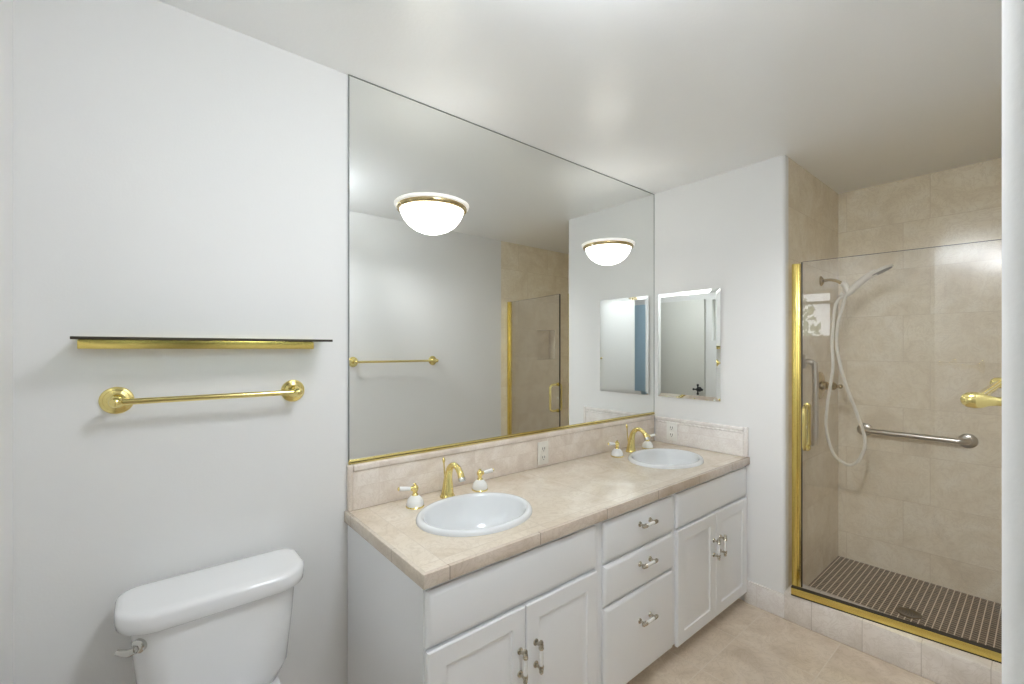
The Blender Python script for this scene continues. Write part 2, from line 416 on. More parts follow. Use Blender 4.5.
# shower floor, curb and baseboards
b = NB(); box(b, 2.745, XB, W, A, -0.05, 0.05)
struct('floor_shower', b, M['mosaic'], label='brown mosaic shower floor', cat='floor')
b = NB(); box(b, 2.585, 2.745, W, A-0.0, 0, 0.148, 0.006)
struct('trim_2', b, M['curb'], label='beige marble shower curb', cat='curb')
b = NB(); box(b, 2.588, 2.6, A, -0.585, 0, 0.118, 0.003); box(b, 2.586, 2.6, A, -0.585, 0.118, 0.127, 0.004)
struct('baseboard_far', b, M['splash_y'], label='beige marble baseboard between vanity and curb', cat='baseboard')
b = NB(); box(b, XJ+0.03, 2.585, W, W+0.012, 0, 0.12, 0.003)
struct('baseboard_right', b, M['splash_x'], label='marble baseboard under the opposite towel bar', cat='baseboard')
b = NB(); box(b, XL, 0.585, -0.012, 0, 0, 0.12, 0.003)
struct('baseboard_back', b, M['splash_x'], label='marble baseboard behind the toilet', cat='baseboard')

# ------------------------------------------------------------------ wall mirror
MX0, MX1, MZ0, MZ1 = 0.5906, 2.597, 0.995, 2.4355
t_ = thing('wall_mirror', 'huge frameless wall mirror above the vanity, reaching the ceiling', 'mirror', (1.6, 0, MZ0))
b = NB(); box(b, MX0, MX1, -0.007, -0.001, MZ0, MZ1); obj('mirror_glass', b, M['mirror'], t_, smooth=False)
b = NB(); e = 0.0035
box(b, MX0-e, MX0, -0.0085, -0.001, MZ0, MZ1+e); box(b, MX0, MX1, -0.0085, -0.001, MZ1, MZ1+e); box(b, MX1, MX1+0.003, -0.0085, -0.001, MZ0, MZ1+e)
obj('mirror_edge', b, M['mirror_edge'], t_, smooth=False)
b = NB(); box(b, MX0-e, MX1, -0.013, -0.0005, MZ0-0.0095, MZ0, 0.001); box(b, MX0-e, MX1, -0.013, -0.0095, MZ0-0.005, MZ0+0.006, 0.001)
obj('bottom_channel', b, M['brass'], t_)['label'] = 'polished brass channel under the mirror'

# ------------------------------------------------------------------ sconces on the mirror
def sconce(x, z, label):
    t = thing('wall_sconce', label, 'lamp', (x, -0.008, z), 'half bowl sconces on the mirror')
    R = 0.157; c = (x, -0.0085, z)
    def half(prof, n=36):
        bm = NB(); rings = []
        for rr, h in prof:
            rings.append([(c[0] + rr*cos(pi + pi*i/n), c[1] + rr*sin(pi + pi*i/n)*0.98, c[2]+h) for i in range(n+1)])
        loft(bm, rings, False); return bm
    # glass bowl, an open half dish
    bm = half([(0.130, -0.006), (0.134, -0.012), (0.130, -0.026), (0.119, -0.049), (0.100, -0.073), (0.074, -0.092), (0.042, -0.105), (0.001, -0.110)])
    o = obj('glass_bowl', bm, M['bowl'], t, ang=80)
    sm = o.modifiers.new('thick', 'SOLIDIFY'); sm.thickness = 0.004; sm.offset = -1
    bm = half([(0.129, 0.0), (0.144, 0.001), (0.147, -0.004), (0.145, -0.012), (0.141, -0.016), (0.134, -0.0165), (0.129, -0.010), (0.129, 0.0)])
    obj('brass_band', bm, M['brass2'], t, ang=60)
    bm = half([(0.127, 0.004), (0.150, 0.014), (0.156, 0.010), (0.154, 0.002), (0.146, -0.0005), (0.129, 0.001), (0.127, 0.004)])
    obj('glass_rim', bm, M['rim'], t, ang=60)
    bm = NB(); box(bm, x-0.05, x+0.05, -0.022, -0.0085, z-0.07, z-0.01, 0.003); obj('back_plate', bm, M['brass2'], t)
    return t
sconce(0.939, 2.013, 'glowing half bowl sconce with brass band, nearer one on the mirror')
sconce(2.117, 2.024, 'glowing half bowl sconce with brass band, farther one near the mirror corner')

# ------------------------------------------------------------------ added fill lamps, out of view above and behind the camera
def drum(x, y, R, glow, label, colr=(0.88, 0.94, 1.0)):
    t = thing('fill_lamp', label, 'lamp', (x, y, ZC), 'added fill lamps out of view')
    bm = NB(); lathe(bm, (x, y, ZC), (0, 0, -1), [(R*0.9, 0.0003), (R*0.92, 0.006), (R*0.9, 0.018)], 40); obj('lamp_base', bm, M['brass2'], t)
    bm = NB(); lathe(bm, (x, y, ZC), (0, 0, -1), [(R*0.97, 0.0185), (R, 0.026), (R, 0.095), (R*0.95, 0.112), (R*0.8, 0.122), (0.0, 0.126)], 48)
    obj('glass_drum', bm, emit('fill_lamp_glow', colr, glow), t, ang=80)
drum(0.70, -1.16, 0.17, FILL_LAMP_A, 'added drum lamp out of view, brightening the bathroom evenly')  # added above the frame to even out the room's brightness
# added spotlight, out of view, brightens the shower and far vanity end
def spotlight(x, y, z, aim, power, label):
    t = thing('fill_spotlight', label, 'lamp', (x, y, ZC))
    p = Vector((x, y, z)); d = (Vector(aim)-p).normalized()
    bm = NB(); lathe(bm, (x, y, ZC), (0, 0, -1), [(0.05, 0.0003), (0.05, 0.012), (0.012, 0.016)], 28); obj('canopy', bm, M['brass2'], t)
    bm = NB(); tube(bm, [(x, y, ZC-0.01), (x, y, z+0.02)], 0.007, 10); obj('stem', bm, M['brass2'], t)
    bm = NB(); lathe(bm, p - d*0.09, d, [(0.02, 0), (0.045, 0.01), (0.055, 0.05), (0.062, 0.10), (0.058, 0.10), (0.05, 0.05), (0.035, 0.02), (0.0, 0.018)], 28, cap=False); obj('lamp_head', bm, M['plastic'], t)
    l = bpy.data.lights.new('fill_spot', 'SPOT'); l.energy = power; l.spot_size = radians(62); l.spot_blend = 1.0; l.shadow_soft_size = 0.05
    l.color = (0.92, 0.96, 1.0)
    o = bpy.data.objects.new('fill_spot', l); COL.objects.link(o); o.location = p + d*0.03 - Vector((x, y, ZC)); o.parent = t
    o.rotation_euler = d.to_track_quat('-Z', 'Y').to_euler()
spotlight(0.95, -1.40, 2.27, (3.45, -1.20, 0.70), FILL_SPOT_W, 'added spotlight out of view, brightening the shower')
drum(0.70, -2.45, 0.20, FILL_LAMP_B, 'added drum lamp out of view in the passage behind', (1.0, 0.98, 0.95))  # added behind the camera to light the rounded wall end

# ------------------------------------------------------------------ medicine cabinet
t_ = thing('medicine_cabinet', 'medicine cabinet with frameless mirror door on the far white wall', 'cabinet', (2.6, -0.245, 1.11))
b = NB(); box(b, 2.592, 2.5995, -0.447, -0.045, 1.112, 1.768); obj('cabinet_box', b, M['steel'], t_, smooth=False)
b = NB(); y0, y1, z0, z1 = -0.45, -0.042, 1.11, 1.772; bv = 0.022
def ry(ins, x): return [(x, y0+ins, z0+ins), (x, y1-ins, z0+ins), (x, y1-ins, z1-ins), (x, y0+ins, z1-ins)]
loft(b, [ry(0, 2.592), ry(0, 2.589), ry(bv, 2.5862)], True, True, True)
obj('mirror_door', b, M['mirror'], t_, smooth=False)

# ------------------------------------------------------------------ vanity cabinets
YF = -0.585; YD = -0.603; Z0 = 0.075; ZT = 0.773
def pull(bm, cx, cz, y, horiz):
    """porcelain pull with metal ends; slot 0 metal, slot 1 porcelain"""
    d = Vector((1, 0, 0)) if horiz else Vector((0, 0, 1))
    c = Vector((cx, y-0.026, cz))
    lathe(bm, c - d*0.027, d, [(0.0062, 0), (0.0066, 0.004), (0.0072, 0.027), (0.0066, 0.050), (0.0062, 0.054)], 14, 1)
    for s in (-1, 1):
        e = c + d*s*0.027
        lathe(bm, e, d*s, [(0.0085, -0.001), (0.009, 0.003), (0.0068, 0.006), (0.0085, 0.011), (0.006, 0.017), (0.0075, 0.020), (0.005, 0.026), (0, 0.028)], 12, 0)
        p = c + d*s*0.036
        tube(bm, [p, Vector((p.x, y+0.001, p.z))], [0.0045, 0.0055], 10)
        lathe(bm, (p.x, y, p.z), (0, -1, 0), [(0.011, 0), (0.010, 0.003), (0.005, 0.006)], 12, 0)
DOOR = [(0, 0.017), (0, 0.004), (0.004, 0), (0.056, 0), (0.059, 0.005), (0.064, 0.007), (0.070, 0.007), (0.096, 0.0012), (0.099, 0.0008)]
DRAW = [(0, 0.017), (0, 0.009), (0.003, 0.006), (0.012, 0.0008), (0.016, 0)]
def body(x0, x1, root, stiles, rails, left_panel=False):
    bm = NB(); y1 = -0.004; t = 0.016
    box(bm, x0, x0+t, YF+0.0192, y1, Z0, ZT); box(bm, x1-t, x1, YF+0.0192, y1, Z0, ZT)
    box(bm, x0+t, x1-t, y1-0.008, y1, Z0, ZT); box(bm, x0+t, x1-t, YF+0.02, y1-0.008, Z0, Z0+0.016)
    for a, c in stiles: box(bm, a, c, YF, YF+0.019, Z0, ZT)
    for a, c in rails: box(bm, stiles[0][1], stiles[1][0], YF+0.0005, YF+0.0195, a, c)
    o = obj('cabinet_body', bm, M['cab'], root, smooth=False)
    bm = NB()
    if left_panel: box(bm, x0, x0+t, YF+0.0, y1, 0, Z0)
    box(bm, x0, x1, YF+0.065, YF+0.08, 0, Z0)
    obj('toe_kick', bm, [M['cab'] if left_panel else M['cab']], root, smooth=False)
    return o
def sink_base(x0, x1, px0, px1, label, left_panel=False):
    t = thing('sink_cabinet', label, 'cabinet', ((x0+x1)/2, YF, 0), 'white vanity base cabinets')
    body(x0, x1, t, [(x0, px0+0.012), (px1-0.012, x1)], [(0.742, ZT), (0.585, 0.61), (Z0, 0.10)], left_panel)
    bm = NB(); panel(bm, px0, px1, 0.603, 0.757, YD, DRAW); obj('false_drawer_front', bm, M['cab'], t, ang=25)
    mid = (px0+px1)/2
    for s, a, c, hx in ((0, px0, mid-0.0015, mid-0.034), (1, mid+0.0015, px1, mid+0.034)):
        bm = NB(); panel(bm, a, c, 0.066, 0.593, YD, DOOR); dd = obj('cabinet_door', bm, M['cab'], t, ang=25)
        bm = NB(); pull(bm, hx+0.008, 0.424, YD, False); obj('door_pull', bm, [M['nickel'], M['porc']], dd)['label'] = 'white porcelain pull with metal ends'
    return t
sink_base(0.585, 1.318, 0.590, 1.296, 'white two-door sink cabinet at the near end, next to the toilet', True)
sink_base(1.843, 2.592, 1.858, 2.580, 'white two-door sink cabinet in the far corner by the shower')
t_ = thing('drawer_cabinet', 'white three-drawer cabinet between the two sink cabinets', 'cabinet', (1.58, YF, 0), 'white vanity base cabinets')
body(1.3185, 1.8425, t_, [(1.3185, 1.352), (1.812, 1.8425)], [(0.742, ZT), (0.585, 0.61), (0.42, 0.445), (Z0, 0.10)])
for z0, z1, hz in ((0.603, 0.757, 0.699), (0.438, 0.592, 0.536), (0.080, 0.428, 0.303)):
    bm = NB(); panel(bm, 1.340, 1.824, z0, z1, YD, DRAW); dd = obj('drawer_front', bm, M['cab'], t_, ang=25)
    bm = NB(); pull(bm, 1.600, hz, YD, True); obj('drawer_pull', bm, [M['nickel'], M['porc']], dd)['label'] = 'white porcelain pull with metal ends'

# ------------------------------------------------------------------ countertop with sink holes
CX0, CX1, CY0, CZ0, CZ1 = 0.575, 2.599, -0.608, 0.774, 0.813
SINKS = [(0.935, -0.335), (2.195, -0.335)]; SA, SB = 0.222, 0.185
b = NB()
outer = [(CX0, CY0), (CX1, CY0), (CX1, -0.001), (CX0, -0.001)]
NS = 48
def top_face(z, flip):
    # rectangle with two elliptical holes: split in three boxes around each hole
    cuts = [CX0, 1.565, CX1]
    for k, (sx, sy) in enumerate(SINKS):
        xa, xb = cuts[k], cuts[k+1]
        ell = []; rect = []
        for i in range(NS):
            a = 2*pi*i/NS
            ex, ey = sx + (SA-0.012)*cos(a), sy + (SB-0.012)*sin(a)
            ell.append((ex, ey, z))
            dx, dy = cos(a), sin(a); tt = 1e9
            if dx > 1e-9: tt = min(tt, (xb-sx)/dx)
            if dx < -1e-9: tt = min(tt, (xa-sx)/dx)
            if dy > 1e-9: tt = min(tt, (-0.001-sy)/dy)
            if dy < -1e-9: tt = min(tt, (CY0-sy)/dy)
            rect.append([sx+dx*tt, sy+dy*tt, z])
        for cxn in ((xa, CY0), (xb, CY0), (xa, -0.001), (xb, -0.001)):
            j = min(range(NS), key=lambda q: (rect[q][0]-cxn[0])**2 + (rect[q][1]-cxn[1])**2)
            rect[j] = [cxn[0], cxn[1], z]
        E_ = [b.verts.new(p) for p in ell]; R_ = [b.verts.new(p) for p in rect]
        for i in range(NS):
            j = (i+1) % NS
            b.faces.new((E_[i], R_[i], R_[j], E_[j]))
        HOLES.append(E_); 
HOLES = []
top_face(CZ1, False); top_face(CZ0+0.004, True)
for k in range(2):
    a_, c_ = HOLES[k], HOLES[k+2]
    for i in range(NS):
        b.faces.new((a_[i], a_[(i+1) % NS], c_[(i+1) % NS], c_[i]))
t_ = thing('countertop', 'beige marble tiled countertop along the whole vanity', 'countertop', (1.59, -0.3, CZ0))
obj('tiled_top', b, M['top'], t_, smooth=False)
b = NB(); box(b, CX0, CX1, CY0-0.002, CY0+0.012, CZ0, CZ1+0.0008, 0.0015); obj('front_edge_tiles', b, M['edge_x'], t_)
b = NB(); box(b, CX0-0.0015, CX0+0.012, CY0-0.0018, -0.001, CZ0, CZ1+0.0006, 0.0015); obj('end_edge_tiles', b, M['edge_y'], t_)

# ------------------------------------------------------------------ backsplashes
t_ = thing('backsplash', 'beige marble backsplash under the big mirror', 'backsplash', (1.6, 0, CZ1))
b = NB(); box(b, 0.60, 2.58, -0.020, -0.001, CZ1+0.0015, 0.958, 0.001); obj('field_tiles', b, M['splash_x'], t_)
b = NB(); box(b, 0.60, 2.58, -0.026, -0.001, 0.9585, 0.9845, 0.006, 3); obj('cap_tiles', b, M['splash_x'], t_)
b = NB(); box(b, 0.581, 0.5995, -0.024, -0.001, CZ1+0.0015, 0.9845, 0.005, 3); obj('end_trim', b, M['splash_x'], t_)
t_ = thing('side_splash', 'pale embossed marble side splash on the far wall behind the far sink', 'backsplash', (2.6, -0.3, CZ1))
b = NB(); box(b, 2.581, 2.5985, -0.582, -0.0265, CZ1+0.0015, 0.955, 0.001)
obj('field_tiles', b, M['splash_y'], t_)
b = NB(); box(b, 2.577, 2.5985, -0.582, -0.0265, 0.9555, 0.979, 0.007, 3)
# twisted rope moulding under the cap
rings = []
for i in range(141):
    yy = -0.582 + 0.55*i/140
    rings.append([(2.580 - 0.0045*(1+0.25*cos(2*pi*k/8*2 + i*0.9))*max(cos(2*pi*k/8), -0.2), yy, 0.949 + 0.006*(1+0.25*cos(2*pi*k/8*2 + i*0.9))*sin(2*pi*k/8)) for k in range(8)])
loft(b, rings); obj('cap_tiles', b, M['splash_y'], t_)
b = NB(); box(b, 2.577, 2.5985, -0.605, -0.5825, CZ1+0.0015, 0.982, 0.006, 3); obj('end_trim', b, M['splash_y'], t_)

# ------------------------------------------------------------------ sinks
def sink(sx, sy, label):
    t = thing('bathroom_sink', label, 'sink', (sx, sy, CZ1), 'oval drop-in sinks in the countertop')
    bm = NB(); N = 64
    prof = [(0.0, 0.0005), (0.0, 0.006), (0.003, 0.013), (0.008, 0.017), (0.015, 0.018), (0.022, 0.015), (0.027, 0.006), (0.033, -0.018),
            (0.050, -0.060), (0.068, -0.095), (0.100, -0.118), (0.140, -0.128), (0.170, -0.131)]
    rings = []
    for off, h in prof:
        rings.append([(sx+(SA-off)*cos(2*pi*i/N), sy+(SB-off)*sin(2*pi*i/N), CZ1+h) for i in range(N)])
    und = [(0.165, -0.140), (0.13, -0.138), (0.09, -0.126), (0.055, -0.100), (0.036, -0.062), (0.022, -0.018), (0.020, 0.0005)]
    for off, h in und:
        rings.append([(sx+(SA-off)*cos(2*pi*i/N), sy+(SB-off)*sin(2*pi*i/N), CZ1+h) for i in range(N)])
    R = [[bm.verts.new(p) for p in r_] for r_ in rings]
    for q in range(len(R)):
        a, c = R[q], R[(q+1) % len(R)]
        for i in range(N): bm.faces.new((a[i], a[(i+1) % N], c[(i+1) % N], c[i]))
    obj('basin', bm, M['sink'], t, ang=60)
    bm = NB(); bmesh.ops.create_cone(bm, cap_ends=True, segments=32, radius1=0.001, radius2=0.001, depth=0.0001)
    bm.clear()
    rr = [(1.0, -0.1305), (1.0, -0.128), (0.86, -0.126), (0.8, -0.129), (0.45, -0.129), (0.42, -0.122), (0.2, -0.1205)]
    loft(bm, [[(sx+0.064*s*cos(2*pi*i/32)*1.0, sy+0.024*s*sin(2*pi*i/32), CZ1+h) for i in range(32)] for s, h in rr]); 
    obj('drain', bm, M['brass'], t)
    return t
sink(*SINKS[0], 'white oval sink at the near end of the counter')
sink(*SINKS[1], 'white oval sink at the far end of the counter, beside the side splash')

# ------------------------------------------------------------------ faucets
def faucet(fx, fy, label):
    t = thing('faucet', label, 'faucet', (fx, fy, CZ1), 'brass faucets with porcelain lever handles')
    z = CZ1
    bm = NB()
    lathe(bm, (fx, fy, z), (0, 0, 1), [(0.031, 0.0005), (0.031, 0.004), (0.028, 0.008), (0.026, 0.014)], 28)
    tube(bm, [(fx, fy, z+0.010), (fx, fy-0.002, z+0.045), (fx, fy-0.006, z+0.085), (fx, fy-0.018, z+0.118), (fx, fy-0.042, z+0.137), (fx, fy-0.070, z+0.136), (fx, fy-0.094, z+0.118), (fx, fy-0.105, z+0.098)],
         [0.026, 0.0215, 0.0165, 0.014, 0.012, 0.0115, 0.0125, 0.0135], 18, 0, 5)
    obj('spout', bm, M['brass'], t, ang=60)
    bm = NB(); lathe(bm, (fx, fy-0.104, z+0.100), (0, -0.45, -1), [(0.0135, 0), (0.0145, 0.003), (0.0145, 0.012), (0.011, 0.014), (0.009, 0.011)], 18)
    obj('aerator', bm, M['chrome'], t)
    bm = NB(); lathe(bm, (fx, fy+0.020, z+0.05), (0, 0.10, 1), [(0.003, 0), (0.003, 0.085), (0.0055, 0.088), (0.006, 0.098), (0.003, 0.104), (0.0, 0.108)], 12)
    obj('lift_rod', bm, M['brass'], t)
    for s, ang in ((-1, 2.95), (1, -0.20)):
        hx = fx + s*0.155; hy = fy - 0.018 if s < 0 else fy-0.010
        h = obj('handle', _bell(hx, hy, z), M['porc'], t, ang=60); h['label'] = 'white porcelain bell base'
        bm = NB()
        lathe(bm, (hx, hy, z), (0, 0, 1), [(0.034, 0.0003), (0.035, 0.003), (0.033, 0.0055)], 28)
        obj('base_ring', bm, M['brass'], h)
        bm = NB(); lathe(bm, (hx, hy, z+0.044), (0, 0, 1), [(0.013, 0), (0.012, 0.004), (0.008, 0.008), (0.009, 0.014), (0.0125, 0.020), (0.0135, 0.028), (0.010, 0.036), (0.005, 0.039), (0.006, 0.043), (0.0, 0.046)], 20)
        obj('hub', bm, M['brass'], h)
        u = Vector((cos(ang), sin(ang), 0.12)).normalized()
        bm = NB(); c = Vector((hx, hy, z+0.069))
        lathe(bm, c + u*0.018, u, [(0.0065, 0), (0.0075, 0.004), (0.0085, 0.022), (0.0088, 0.040), (0.0065, 0.043)], 16)
        obj('lever', bm, M['porc'], h)
        bm = NB(); lathe(bm, c+u*0.008, u, [(0.007, 0), (0.0085, 0.006), (0.006, 0.011)], 14)
        obj('collar', bm, M['brass'], h); bm = NB()
        lathe(bm, c+u*0.0605, u, [(0.0062, 0), (0.007, 0.003), (0.0045, 0.006), (0, 0.007)], 12)
        obj('lever_tip', bm, M['brass'], h)
    return t
def _bell(hx, hy, z):
    bm = NB(); lathe(bm, (hx, hy, z), (0, 0, 1), [(0.032, 0.005), (0.0335, 0.010), (0.032, 0.020), (0.027, 0.031), (0.019, 0.040), (0.012, 0.045), (0.010, 0.046)], 32)
    return bm
faucet(0.955, -0.105, 'brass arched faucet with two porcelain levers at the near sink')
faucet(2.205, -0.105, 'brass arched faucet with two porcelain levers at the far sink')

# ------------------------------------------------------------------ outlets
def outlet(loc, face, label, mat):
    t = thing('wall_outlet', label, 'outlet', loc)
    c = Vector(loc)
    def bx(bm, u0, u1, z0, z1, d0, d1, bev=0, mi=0):
        if face == 'y': box(bm, c.x+u0, c.x+u1, c.y-d1, c.y-d0, c.z+z0, c.z+z1, bev, 2, mi)
        else: box(bm, c.x-d1, c.x-d0, c.y+u0, c.y+u1, c.z+z0, c.z+z1, bev, 2, mi)
    bm = NB(); bx(bm, -0.036, 0.036, 0, 0.116, 0.0003, 0.006, 0.002); obj('cover_plate', bm, mat, t)
    for zz in (0.020, 0.064):
        bm = NB(); bx(bm, -0.017, 0.017, zz, zz+0.032, 0.006, 0.0075, 0.0006)
        for u in (-0.007, 0.007): bx(bm, u-0.0016, u+0.0016, zz+0.012, zz+0.024, 0.0075, 0.008, 0, 1)
        bx(bm, -0.0022, 0.0022, zz+0.004, zz+0.008, 0.0075, 0.008, 0, 1)
        obj('receptacle', bm, [mat, M['slot']], t)
outlet((1.565, -0.0265, 0.829), 'y', 'cream duplex outlet in the backsplash between the sinks', M['almond'])
outlet((2.5765, -0.150, 0.838), 'x', 'white duplex outlet on the far side splash beside the corner', M['plastic'])

# ------------------------------------------------------------------ toilet
t_ = thing('toilet', 'white two-piece toilet against the left part of the wall', 'toilet', (0.165, -0.02, 0))
cxT = 0.170
b = NB()
def tk(z, hx, y1, y0, r_, fr): return rrect(cxT, (y0+y1)/2, z, hx, (y1-y0)/2, r_, 8, fr)
rings = [tk(0.405, 0.140, -0.03, -0.175, 0.03, 0.06), tk(0.412, 0.158, -0.028, -0.190, 0.03, 0.07), tk(0.46, 0.178, -0.026, -0.205, 0.02, 0.075),
         tk(0.60, 0.193, -0.025, -0.213, 0.02, 0.08), tk(0.698, 0.200, -0.024, -0.218, 0.02, 0.085)]
loft(b, rings); obj('tank', b, M['toilet'], t_, ang=60)
b = NB()
def lk(z, g): return rrect(cxT-0.002, -0.126, z+0.004, 0.227+g, 0.109+g, 0.055+g, 14, 0.095+g)
loft(b, [lk(0.694, -0.020), lk(0.694, -0.006), lk(0.697, -0.002), lk(0.715, 0.0), lk(0.732, 0.0), lk(0.738, -0.003), lk(0.742, -0.009), lk(0.7435, -0.018), lk(0.744, -0.035)])
obj('tank_lid', b, M['toilet'], t_, ang=50)
# flush lever on the front left corner
b = NB(); lc = Vector((cxT-0.178, -0.192, 0.660)); nrm = Vector((-0.62, -0.78, 0)).normalized()
lathe(b, lc, nrm, [(0.017, -0.008), (0.017, 0.006), (0.013, 0.010), (0.008, 0.012), (0.008, 0.024)], 24)
sd = Vector((-0.75, 0.35, -0.1)).normalized()
q = lc + nrm*0.022
tube(b, [q - sd*0.006, q + Vector((0, 0, -0.002)) + sd*0.008, q + sd*0.022 + Vector((0, 0, 0.002)), q + sd*0.034 + Vector((0, 0, 0.008))], [0.009, 0.0095, 0.008, 0.006], 12, 0, 4)
obj('flush_lever', b, M['chrome'], t_)['label'] = 'chrome flush lever'
# bowl with a pedestal
b = NB()
def oval(z, cy_, hx, hy, n=40):
    return [(cxT + hx*cos(2*pi*i/n), cy_ + (hy*(1.0 if sin(2*pi*i/n) < 0 else 0.8))*sin(2*pi*i/n), z) for i in range(n)]
loft(b, [oval(0.0, -0.36, 0.115, 0.24), oval(0.02, -0.36, 0.11, 0.235), oval(0.12, -0.37, 0.10, 0.22), oval(0.20, -0.39, 0.115, 0.235),
         oval(0.29, -0.42, 0.160, 0.27), oval(0.35, -0.43, 0.180, 0.285), oval(0.385, -0.43, 0.184, 0.29), oval(0.39, -0.43, 0.175, 0.28),
         oval(0.385, -0.43, 0.140, 0.24), oval(0.30, -0.43, 0.115, 0.20), oval(0.22, -0.42, 0.06, 0.10)])
loft(b, [rrect(cxT, -0.13, z, hx, 0.095, 0.03, 6) for z, hx in ((0.16, 0.09), (0.30, 0.12), (0.38, 0.145), (0.404, 0.15))])
obj('bowl', b, M['toilet'], t_, ang=50)
b = NB()
loft(b, [oval(0.391, -0.43, 0.182, 0.286), oval(0.400, -0.43, 0.188, 0.292), oval(0.412, -0.43, 0.188, 0.292), oval(0.424, -0.43, 0.180, 0.285), oval(0.430, -0.43, 0.15, 0.25)])
obj('seat_and_cover', b, M['toilet'], t_, ang=50)

# ------------------------------------------------------------------ glass shelf
t_ = thing('glass_shelf', 'glass shelf on a brass rail above the nearer towel bar', 'shelf', (0.17, 0, 1.43))
b = NB(); box(b, -0.140, 0.490, -0.130, -0.004, 1.4410, 1.4465, 0.001); obj('glass_pane', b, M['shelfglass'], t_)
b = NB(); box(b, -0.136, 0.460, -0.026, -0.001, 1.4165, 1.4405, 0.0015); box(b, -0.136, 0.460, -0.010, -0.001, 1.4405, 1.4495, 0.001)
obj('brass_rail', b, M['brass3'], t_)
b = NB(); box(b, -0.140, 0.490, -0.1335, -0.1300, 1.4400, 1.4475, 0.0008); obj('glass_edge', b, M['dark'], t_)['label'] = 'dark polished front edge'

# ------------------------------------------------------------------ towel bars
def towel_bar(x0, x1, ywall, sgn, z, label):
    t = thing('towel_bar', label, 'towel bar', ((x0+x1)/2, ywall, z), 'brass towel bars')
    yb = ywall + sgn*0.068
    for x in (x0, x1):
        bm = NB()
        lathe(bm, (x, ywall, z), (0, sgn, 0), [(0.037, 0.0003), (0.038, 0.004), (0.036, 0.007), (0.030, 0.009), (0.029, 0.013), (0.021, 0.016), (0.017, 0.022), (0.013, 0.026)], 36)
        obj('flange', bm, M['brass'], t, ang=30)
        bm = NB()
        lathe(bm, (x, ywall, z), (0, sgn, 0), [(0.009, 0.022), (0.008, 0.040), (0.010, 0.050), (0.014, 0.058), (0.0155, 0.068), (0.014, 0.078), (0.009, 0.085), (0.0, 0.088)], 24)
        obj('post', bm, M['brass'], t, ang=50)
    bm = NB(); tube(bm, [(x0, yb, z), (x1, yb, z)], 0.0085, 18); obj('bar', bm, M['brass'], t)
towel_bar(-0.058, 0.397, 0, -1, 1.272, 'brass towel bar under the glass shelf, above the toilet')
towel_bar(1.20, 1.87, W, 1, 1.320, 'brass towel bar on the opposite wall, seen end-on at right and in the mirror')

# ------------------------------------------------------------------ shower enclosure
FE = Vector((2.593, -0.869)); HE = Vector((2.687, -1.612)); dv = (HE-FE).normalized(); ang = math.atan2(dv.y, dv.x); nv = Vector((dv.y, -dv.x))
if nv.x > 0: nv = -nv
def P(s, off, z):  # along the door from the free edge, offset towards the room
    p = FE + dv*s + nv*off; return Vector((p.x, p.y, z))
LD = (HE-FE).length
t_ = thing('shower_door', 'frameless clear glass shower door with brass pull', 'shower door', P(LD/2, 0, 0.19))
b = NB(); obox(b, P(LD/2, 0, (0.192+1.860)/2), ang, LD, 0.008, 1.860-0.192); obj('glass_panel', b, M['glass'], t_, smooth=False)
b = NB(); obox(b, P(LD/2, 0, 1.8608), ang, LD, 0.008, 0.0012); obox(b, P(-0.0032, 0, 1.03), ang, 0.0050, 0.010, 1.66)
obj('edge_seal', b, M['dark'], t_, smooth=False)['label'] = 'dark polished glass edge'
b = NB(); sp_ = 0.020
def cpull(side):
    o1 = 0.080 if side > 0 else -0.030; zt, zb = 1.128, 0.915
    pts = [P(sp_, side*0.004, zt), P(sp_, o1*0.55, zt), P(sp_, o1*0.82, zt-0.004), P(sp_, o1, zt-0.018), P(sp_, o1, zb+0.018), P(sp_, o1*0.82, zb+0.004), P(sp_, o1*0.55, zb), P(sp_, side*0.004, zb)]
    tube(b, pts, 0.0095, 14)
    for zz in (zt, zb): lathe(b, P(sp_, side*0.0042, zz), (nv.x*side, nv.y*side, 0), [(0.015, 0), (0.015, 0.004), (0.010, 0.005)], 20)
cpull(1); cpull(-1); obj('pull_handle', b, M['brass'], t_)
b = NB(); sphere(b, P(0.012, 0.008, 1.02), 0.008); obj('bumper', b, M['plastic'], t_)
b = NB(); obox(b, P(LD+0.016, 0, (0.19+1.865)/2), ang, 0.030, 0.030, 1.865-0.19, 0.002); obox(b, P(LD-0.006, 0, (0.19+1.865)/2), ang, 0.018, 0.018, 1.865-0.19, 0.002)
obj('hinge_channel', b, M['brass3'], t_)
t_ = thing('shower_door_frame', 'brass threshold rail and strike post around the shower door', 'frame', (2.62, -0.81, 0.148))
b = NB(); rail0 = P(-0.048, 0.004, 0); rail1 = P(LD+0.036, 0.004, 0); mid = (rail0+rail1)/2; Lr = (rail1-rail0).length
obox(b, (mid.x, mid.y, 0.170), ang, Lr, 0.026, 0.036, 0.001); obj('threshold_rail', b, M['brass3'], t_)
b = NB(); obox(b, (mid.x, mid.y, 0.150), ang, Lr, 0.029, 0.004); obox(b, (mid.x, mid.y, 0.1892), ang, Lr, 0.028, 0.0026); obj('rail_gasket', b, M['dark'], t_, smooth=False)
b = NB(); box(b, 2.655, 2.688, -0.835, -0.798, 0.149, 1.866, 0.002); box(b, 2.648, 2.655, -0.826, -0.806, 0.149, 1.866, 0.001)
obj('strike_post', b, M['brass3'], t_)

